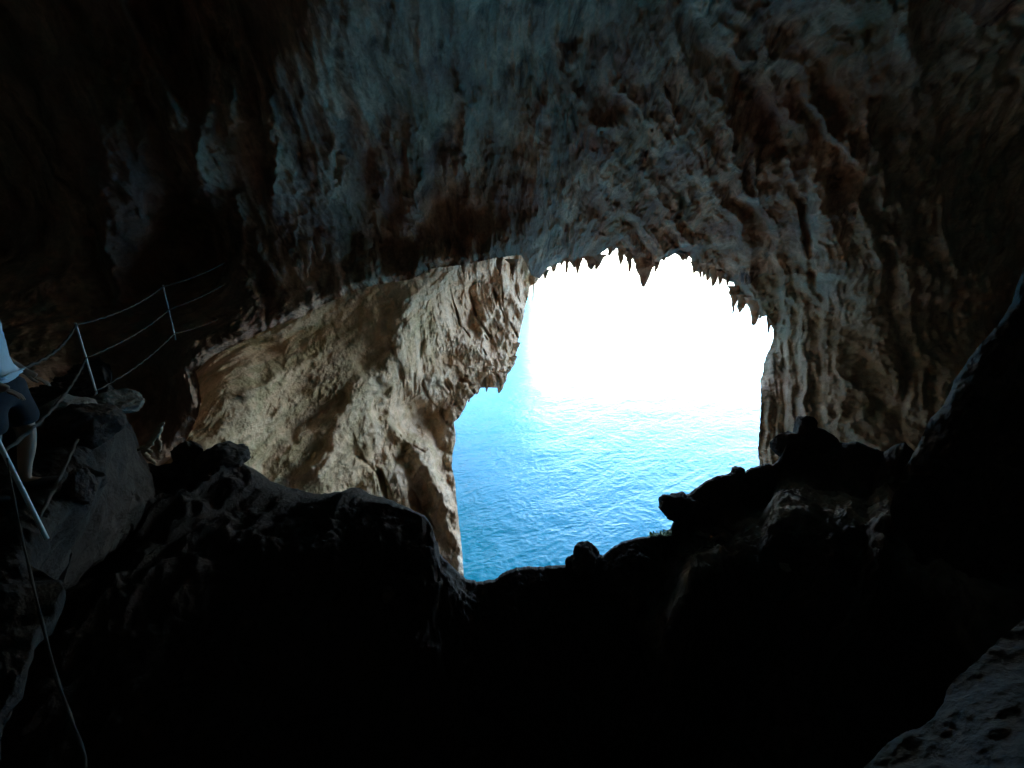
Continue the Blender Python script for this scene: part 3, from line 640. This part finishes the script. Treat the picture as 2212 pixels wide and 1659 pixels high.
# bleached dead branch lodged at the end of the ledge
def branch():
    s0 = rock_hit(306, 990, 10) / float(np.linalg.norm(ray(306, 990))) - .12
    root = empty('dead_branch', rp(300, 985, s0)); bpy.context.view_layer.update()
    tag(root, 'bleached forked dead branch lying on the ledge where the cliff begins', 'branch')
    def bz(pts, r0, r1):
        pp = np.array([rp(u, v, s0 - k * .03) for k, (u, v) in enumerate(pts)]); t = np.linspace(0, len(pp) - 1, 24)
        q = np.stack([np.interp(t, range(len(pp)), pp[:, i]) for i in range(3)], -1)
        q[1:-1] = (q[:-2] + q[1:-1] * 2 + q[2:]) / 4
        q += rng.normal(size=q.shape) * .008
        return q, np.linspace(r0, r1, 24)
    for nm, pts, r0, r1 in (('trunk', [(280,992),(290,977),(306,968),(322,962),(336,942),(346,924),(354,912)], .035, .09), ('twig', [(306,966),(312,980),(324,992),(334,1002)], .04, .02), ('twig', [(338,938),(344,945),(346,962),(345,974)], .03, .015), ('twig', [(322,962),(318,972),(326,976)], .03, .02)):
        q, rr = bz(pts, r0, r1)
        if nm == 'trunk': rr = np.interp(np.linspace(0, 1, 24), [0, .4, .8, 1], [.015, .03, .05, .015])
        under(mesh_py(nm, *tube(q, rr, 9), M_WOOD), root)
branch()

# green plant on the ledge rim
def plant():
    s = floor_d(1425, 1155) / float(np.linalg.norm(ray(1425, 1155))); base = rp(1425, 1158, s)
    root = empty('plant', base); bpy.context.view_layer.update()
    tag(root, 'small bright green plant growing on the ledge rim below the rock knob', 'plant')
    Vl, Fl, Vs, Fs_ = [], [], [], []
    r = random.Random(3)
    for k in range(30):
        u = 1404 + 46 * r.random(); h = 4 + 10 * r.random() * (1.2 if 1444 < u < 1460 else .8)
        b = rp(u, 1161 - (u - 1404) * .12, s * (1 + r.uniform(-.03, .03))); t = b + np.array([r.uniform(-.05, .05), r.uniform(-.05, .05), h / F * s])
        v, f = tube([b, (b + t) / 2 + np.array([.01, 0, .01]), t], .005, 6); o_ = len(Vs); Vs += v; Fs_ += [tuple(i + o_ for i in x) for x in f]
        for _ in range(7):
            c = b + (t - b) * r.uniform(.3, 1.05); a = r.uniform(0, 6.28); el = r.uniform(-.1, .9); L = r.uniform(.03, .065)
            d = np.array([math.cos(a) * math.cos(el), math.sin(a) * math.cos(el), math.sin(el)]); sd = unit(np.cross(d, [0, 0, 1])) * L * .33
            o_ = len(Vl); Vl += [c, c + d * L * .5 + sd, c + d * L, c + d * L * .5 - sd]; Fl.append((o_, o_ + 1, o_ + 2, o_ + 3))
    v, f = tube([rp(u, 1162 - (u - 1404) * .12, s) for u in np.linspace(1402, 1454, 20)], .012, 6); o_ = len(Vs); Vs += v; Fs_ += [tuple(i + o_ for i in x) for x in f]
    under(mesh_py('stem', Vs, Fs_, M_STEM), root); under(mesh_py('foliage', Vl, Fl, M_LEAF), root)
plant()

# ------------------------------------------------------------------ person on the path
def skin_mesh(name, verts, edges, radii, mat, sub=2, root=0):
    me = bpy.data.meshes.new(name); me.from_pydata(verts, edges, []); o = bpy.data.objects.new(name, me); COL.objects.link(o)
    sk = o.modifiers.new('skin', 'SKIN'); sk.use_smooth_shade = True
    for i, r in enumerate(radii):
        r = r if isinstance(r, tuple) else (r, r); me.skin_vertices[0].data[i].radius = r; me.skin_vertices[0].data[i].use_root = (i == root)
    sb = o.modifiers.new('sub', 'SUBSURF'); sb.levels = sub; sb.render_levels = sub
    dg = bpy.context.evaluated_depsgraph_get(); ev = bpy.data.meshes.new_from_object(o.evaluated_get(dg))
    bpy.data.objects.remove(o); ev.materials.clear(); ev.materials.append(mat)
    for p in ev.polygons: p.use_smooth = True
    ob = bpy.data.objects.new(name, ev); COL.objects.link(ob); return ob
def join_into(o, others):
    import bmesh
    bm = bmesh.new(); bm.from_mesh(o.data)
    for x in others:
        t = x.data.copy(); t.transform(x.matrix_world); bm.from_mesh(t); me = x.data; bpy.data.objects.remove(x)
    bm.to_mesh(o.data); bm.free()
def person():
    loc = EYE + ray(66, 1075) * 3.02; loc[2] = H - 1.62
    # local frame: +x = facing direction, +y = left, z up (1.74 m tall)
    V, E, R = [], [], []
    def v(x, y, z, r, par=None):
        V.append((x, y, z)); R.append(r); i = len(V) - 1
        if par is not None: E.append((par, i))
        return i
    pel = v(0, 0, .93, (.15, .12))
    ab = v(.01, 0, 1.08, (.14, .105), pel); ch = v(.02, 0, 1.26, (.155, .115), ab); up = v(.01, 0, 1.41, (.12, .09), ch)
    nk = v(.02, 0, 1.50, .055, up); hd0 = v(.03, 0, 1.57, (.07, .085), nk); hd = v(.035, 0, 1.64, (.075, .095), hd0); hd2 = v(.03, 0, 1.71, (.06, .075), hd)
    legs = {1: [(.02, .10, .86, .088), (.05, .11, .66, .076), (.06, .11, .48, .056), (.03, .11, .34, .053), (-.01, .11, .20, .040), (-.03, .11, .085, .034)],
            -1: [(0, -.10, .86, .088), (-.03, -.11, .66, .076), (-.05, -.11, .48, .056), (-.12, -.11, .34, .053), (-.19, -.11, .21, .040), (-.24, -.11, .095, .034)]}
    for s, L in legs.items():
        p = pel
        for q in L: p = v(*q, p)
        x0, y0, z0 = V[p]; p2 = v(x0 + .07, y0, .045, (.036, .03), p); v(x0 + .15, y0, .035, (.034, .022), p2)
    for s in (1, -1):
        p = v(.0, .17 * s, 1.42, .055, up)
        for q in ((-.01, .21 * s, 1.28, .045), (-.02 , .24 * s, 1.13, .038), (.05, .245 * s, 1.02, .032), (.12, .24 * s, .93, .025), (.16, .235 * s, .88, (.036, .02))):
            p = v(*q, p)
    body = skin_mesh('person', V, E, R, M_SKIN)
    extra = []
    for s in (1, -1):                        # five separate fingers on each hand
        for k, (dy, L) in enumerate(((.024, .055), (.008, .068), (-.008, .064), (-.022, .05))):
            b = (.175, .235 * s + dy, .862); m1 = (b[0] + L * .45, b[1], b[2] - L * .42); m2 = (m1[0] + L * .2, b[1], m1[2] - L * .55)
            extra.append(skin_mesh('f', [(.16, .235 * s + dy, .88), b, m1, m2], [(0, 1), (1, 2), (2, 3)], [.009, .0095, .0085, .007], M_SKIN, 1))
        extra.append(skin_mesh('f', [(.13, (.235 - .02) * s, .895), (.155, (.235 - .05) * s, .87), (.18, (.235 - .052) * s, .845)], [(0, 1), (1, 2)], [.012, .011, .008], M_SKIN, 1))
        extra.append(skin_mesh('f', [(.03, .083 * s, 1.66), (.025, .092 * s, 1.64), (.03, .086 * s, 1.62)], [(0, 1), (1, 2)], [.014, .012, .009], M_SKIN, 1))
        V_, F_ = tube([(.118, .031 * s, 1.655), (.128, .031 * s, 1.655)], [.012, .004], 8); extra.append(mesh_py('f', V_, F_, M_HAIR))
    extra.append(skin_mesh('f', [(.115, 0, 1.66), (.138, 0, 1.625), (.122, 0, 1.612)], [(0, 1), (1, 2)], [.01, .014, .011], M_SKIN, 1))
    extra.append(skin_mesh('f', [(.118, -.022, 1.585), (.126, 0, 1.584), (.118, .022, 1.585)], [(0, 1), (1, 2)], [.006, .008, .006], M_SKIN, 1))
    bpy.context.view_layer.update(); join_into(body, extra)
    parts = []
    sh = skin_mesh('shirt', [(.0, 0, .86), (.0, 0, .98), (.01, 0, 1.10), (.02, 0, 1.27), (.01, 0, 1.42), (.015, 0, 1.475), (0, .18, 1.425), (-.01, .225, 1.30), (-.015, .245, 1.20), (0, -.18, 1.425), (-.01, -.225, 1.30), (-.015, -.245, 1.20)],
                   [(0, 1), (1, 2), (2, 3), (3, 4), (4, 5), (4, 6), (6, 7), (7, 8), (4, 9), (9, 10), (10, 11)], [(.185, .15), (.178, .145), (.168, .13), (.178, .135), (.14, .11), .07, .075, .072, .076, .075, .072, .076], M_SHIRT, 2, 2)
    me = sh.data
    for x in me.vertices:                     # cloth folds
        n = float(fbm(np.array([[x.co.x * 4, x.co.y * 4, x.co.z * 9]]), 3)[0]); x.co += x.normal * n * .012
    parts.append(sh)
    so = skin_mesh('shorts', [(0, 0, .96), (0, 0, .87), (.03, .105, .78), (.05, .11, .64), (.055, .11, .52), (-.02, -.105, .78), (-.04, -.11, .64), (-.05, -.11, .52)],
                   [(0, 1), (1, 2), (2, 3), (3, 4), (1, 5), (5, 6), (6, 7)], [(.165, .135), (.17, .14), .115, .112, .108, .115, .112, .108], M_SHORT, 2, 1)
    parts.append(so)
    ha = skin_mesh('hair', [(-.02, 0, 1.60), (-.03, 0, 1.67), (.0, 0, 1.745), (.07, 0, 1.745)], [(0, 1), (1, 2), (2, 3)], [(.075, .06), (.088, .075), (.085, .05), (.06, .03)], M_HAIR, 2)
    parts.append(ha)
    for s, lx in ((1, -.03), (-1, -.24)):
        parts.append(skin_mesh('shoe', [(lx - .03, .11 * s, .055), (lx + .05, .11 * s, .045), (lx + .13, .11 * s, .04), (lx + .19, .11 * s, .035)], [(0, 1), (1, 2), (2, 3)], [(.045, .04), (.045, .04), (.046, .034), (.035, .026)], M_SHOE, 2))
    body.location = loc; body.rotation_euler = (0, 0, math.radians(35)); bpy.context.view_layer.update()
    for p in parts: p.parent = body
    tag(body, 'person in a pale loose T-shirt and dark knee shorts walking behind the ropes', 'person')
person()

# ------------------------------------------------------------------ sea
def build_sea():
    A = np.radians(np.concatenate([np.linspace(-180, -34, 40, endpoint=False), np.linspace(-34, 44, 900, endpoint=False), np.linspace(44, 180, 40)]))
    r = np.concatenate([[0, 5], np.geomspace(10, 160, 1000), np.geomspace(165, 30000, 60)])
    Rr, Aa = np.meshgrid(r, A, indexing='xy')
    X = np.sin(Aa) * Rr; Y = np.cos(Aa) * Rr
    p = np.stack([X.ravel(), Y.ravel(), 0 * X.ravel()], -1)
    k = np.exp(-(Rr.ravel() / 110) ** 2)
    c, s = math.cos(.6), math.sin(.6); q = np.stack([p[:, 0] * c + p[:, 1] * s, (-p[:, 0] * s + p[:, 1] * c) * 1.8, p[:, 2]], -1)
    w = q + np.stack([perlin(q * .3), perlin(q * .3 + 9), 0 * k], -1) * .8
    z = .10 * perlin(w * .16 + 3) + .035 * (1 - 2 * np.abs(perlin(w * .5))) + .022 * (1 - 2 * np.abs(perlin(w * 1.15 + 4))) + .010 * perlin(w * 2.9)
    z = z * k
    V = np.stack([p[:, 0], p[:, 1], z], -1)
    o = add_mesh('sea', V, grid_faces(len(A), len(r))[:, ::-1], M_SEA)
    tag(o, kind='structure')
build_sea()

# unseen land mass added behind the eye to shade the near sea
def build_shade_hill():
    n, m = 120, 60; X, Y = np.meshgrid(np.linspace(-900, 900, n), np.linspace(-16, -900, m), indexing='ij')
    t = smooth(-16, -230, Y); Z = 52 + 200 * t - 60 * smooth(-300, -900, Y) - 90 * smooth(500, 900, np.abs(X))
    p = np.stack([X.ravel(), Y.ravel(), Z.ravel()], -1); p[:, 2] += 22 * fbm(p * .01, 5, .55) * t.ravel()
    p = p.reshape(n, m, 3); foot = p[:, :1].copy(); foot[..., 2] = -3; foot[..., 1] += 3
    V = np.concatenate([foot, p], 1).reshape(-1, 3)
    tag(add_mesh('shade_hill', V, grid_faces(n, m + 1), M_HEAD), kind='structure')
build_shade_hill()

# ------------------------------------------------------------------ light, sky, camera
SUN_EL, SUN_AZ = 27.0, 165.0      # azimuth clockwise from +Y (the view direction)
w = bpy.data.worlds.new('World'); scene.world = w; w.use_nodes = True
nt = w.node_tree; bg = nt.nodes['Background']
sky = nt.nodes.new('ShaderNodeTexSky'); sky.sky_type = 'NISHITA'; sky.sun_disc = False
sky.sun_elevation = math.radians(SUN_EL); sky.sun_rotation = math.radians(SUN_AZ)
sky.air_density = 1.0; sky.dust_density = 3.0; sky.ozone_density = 1.0
nt.links.new(sky.outputs[0], bg.inputs[0]); bg.inputs[1].default_value = .15
L = bpy.data.lights.new('sun', 'SUN'); L.energy = 2.0; L.angle = math.radians(.5); L.color = (1, .95, .88)
so = bpy.data.objects.new('sun', L); COL.objects.link(so)
sd = azel(SUN_AZ, SUN_EL)
from mathutils import Vector
so.rotation_euler = Vector(tuple(sd)).to_track_quat('Z', 'Y').to_euler(); so.location = (0, 0, 60)
cam = bpy.data.cameras.new('camera'); cam.sensor_width = 36; cam.lens = F / 2212 * 36; cam.clip_end = 60000; cam.clip_start = .05
co = bpy.data.objects.new('camera', cam); COL.objects.link(co); co.location = (0, 0, H); co.rotation_euler = (math.radians(90) - PITCH, 0, 0)
scene.camera = co
scene.view_settings.view_transform = 'Standard'; scene.view_settings.look = 'None'; scene.view_settings.gamma = 1
scene.view_settings.use_curve_mapping = False
scene.view_settings.exposure = 4.6
scene.cycles.max_bounces = 10; scene.cycles.diffuse_bounces = 7; scene.cycles.glossy_bounces = 4
scene.cycles.use_denoising = True; scene.cycles.sample_clamp_indirect = 10
scene.cycles.caustics_reflective = True
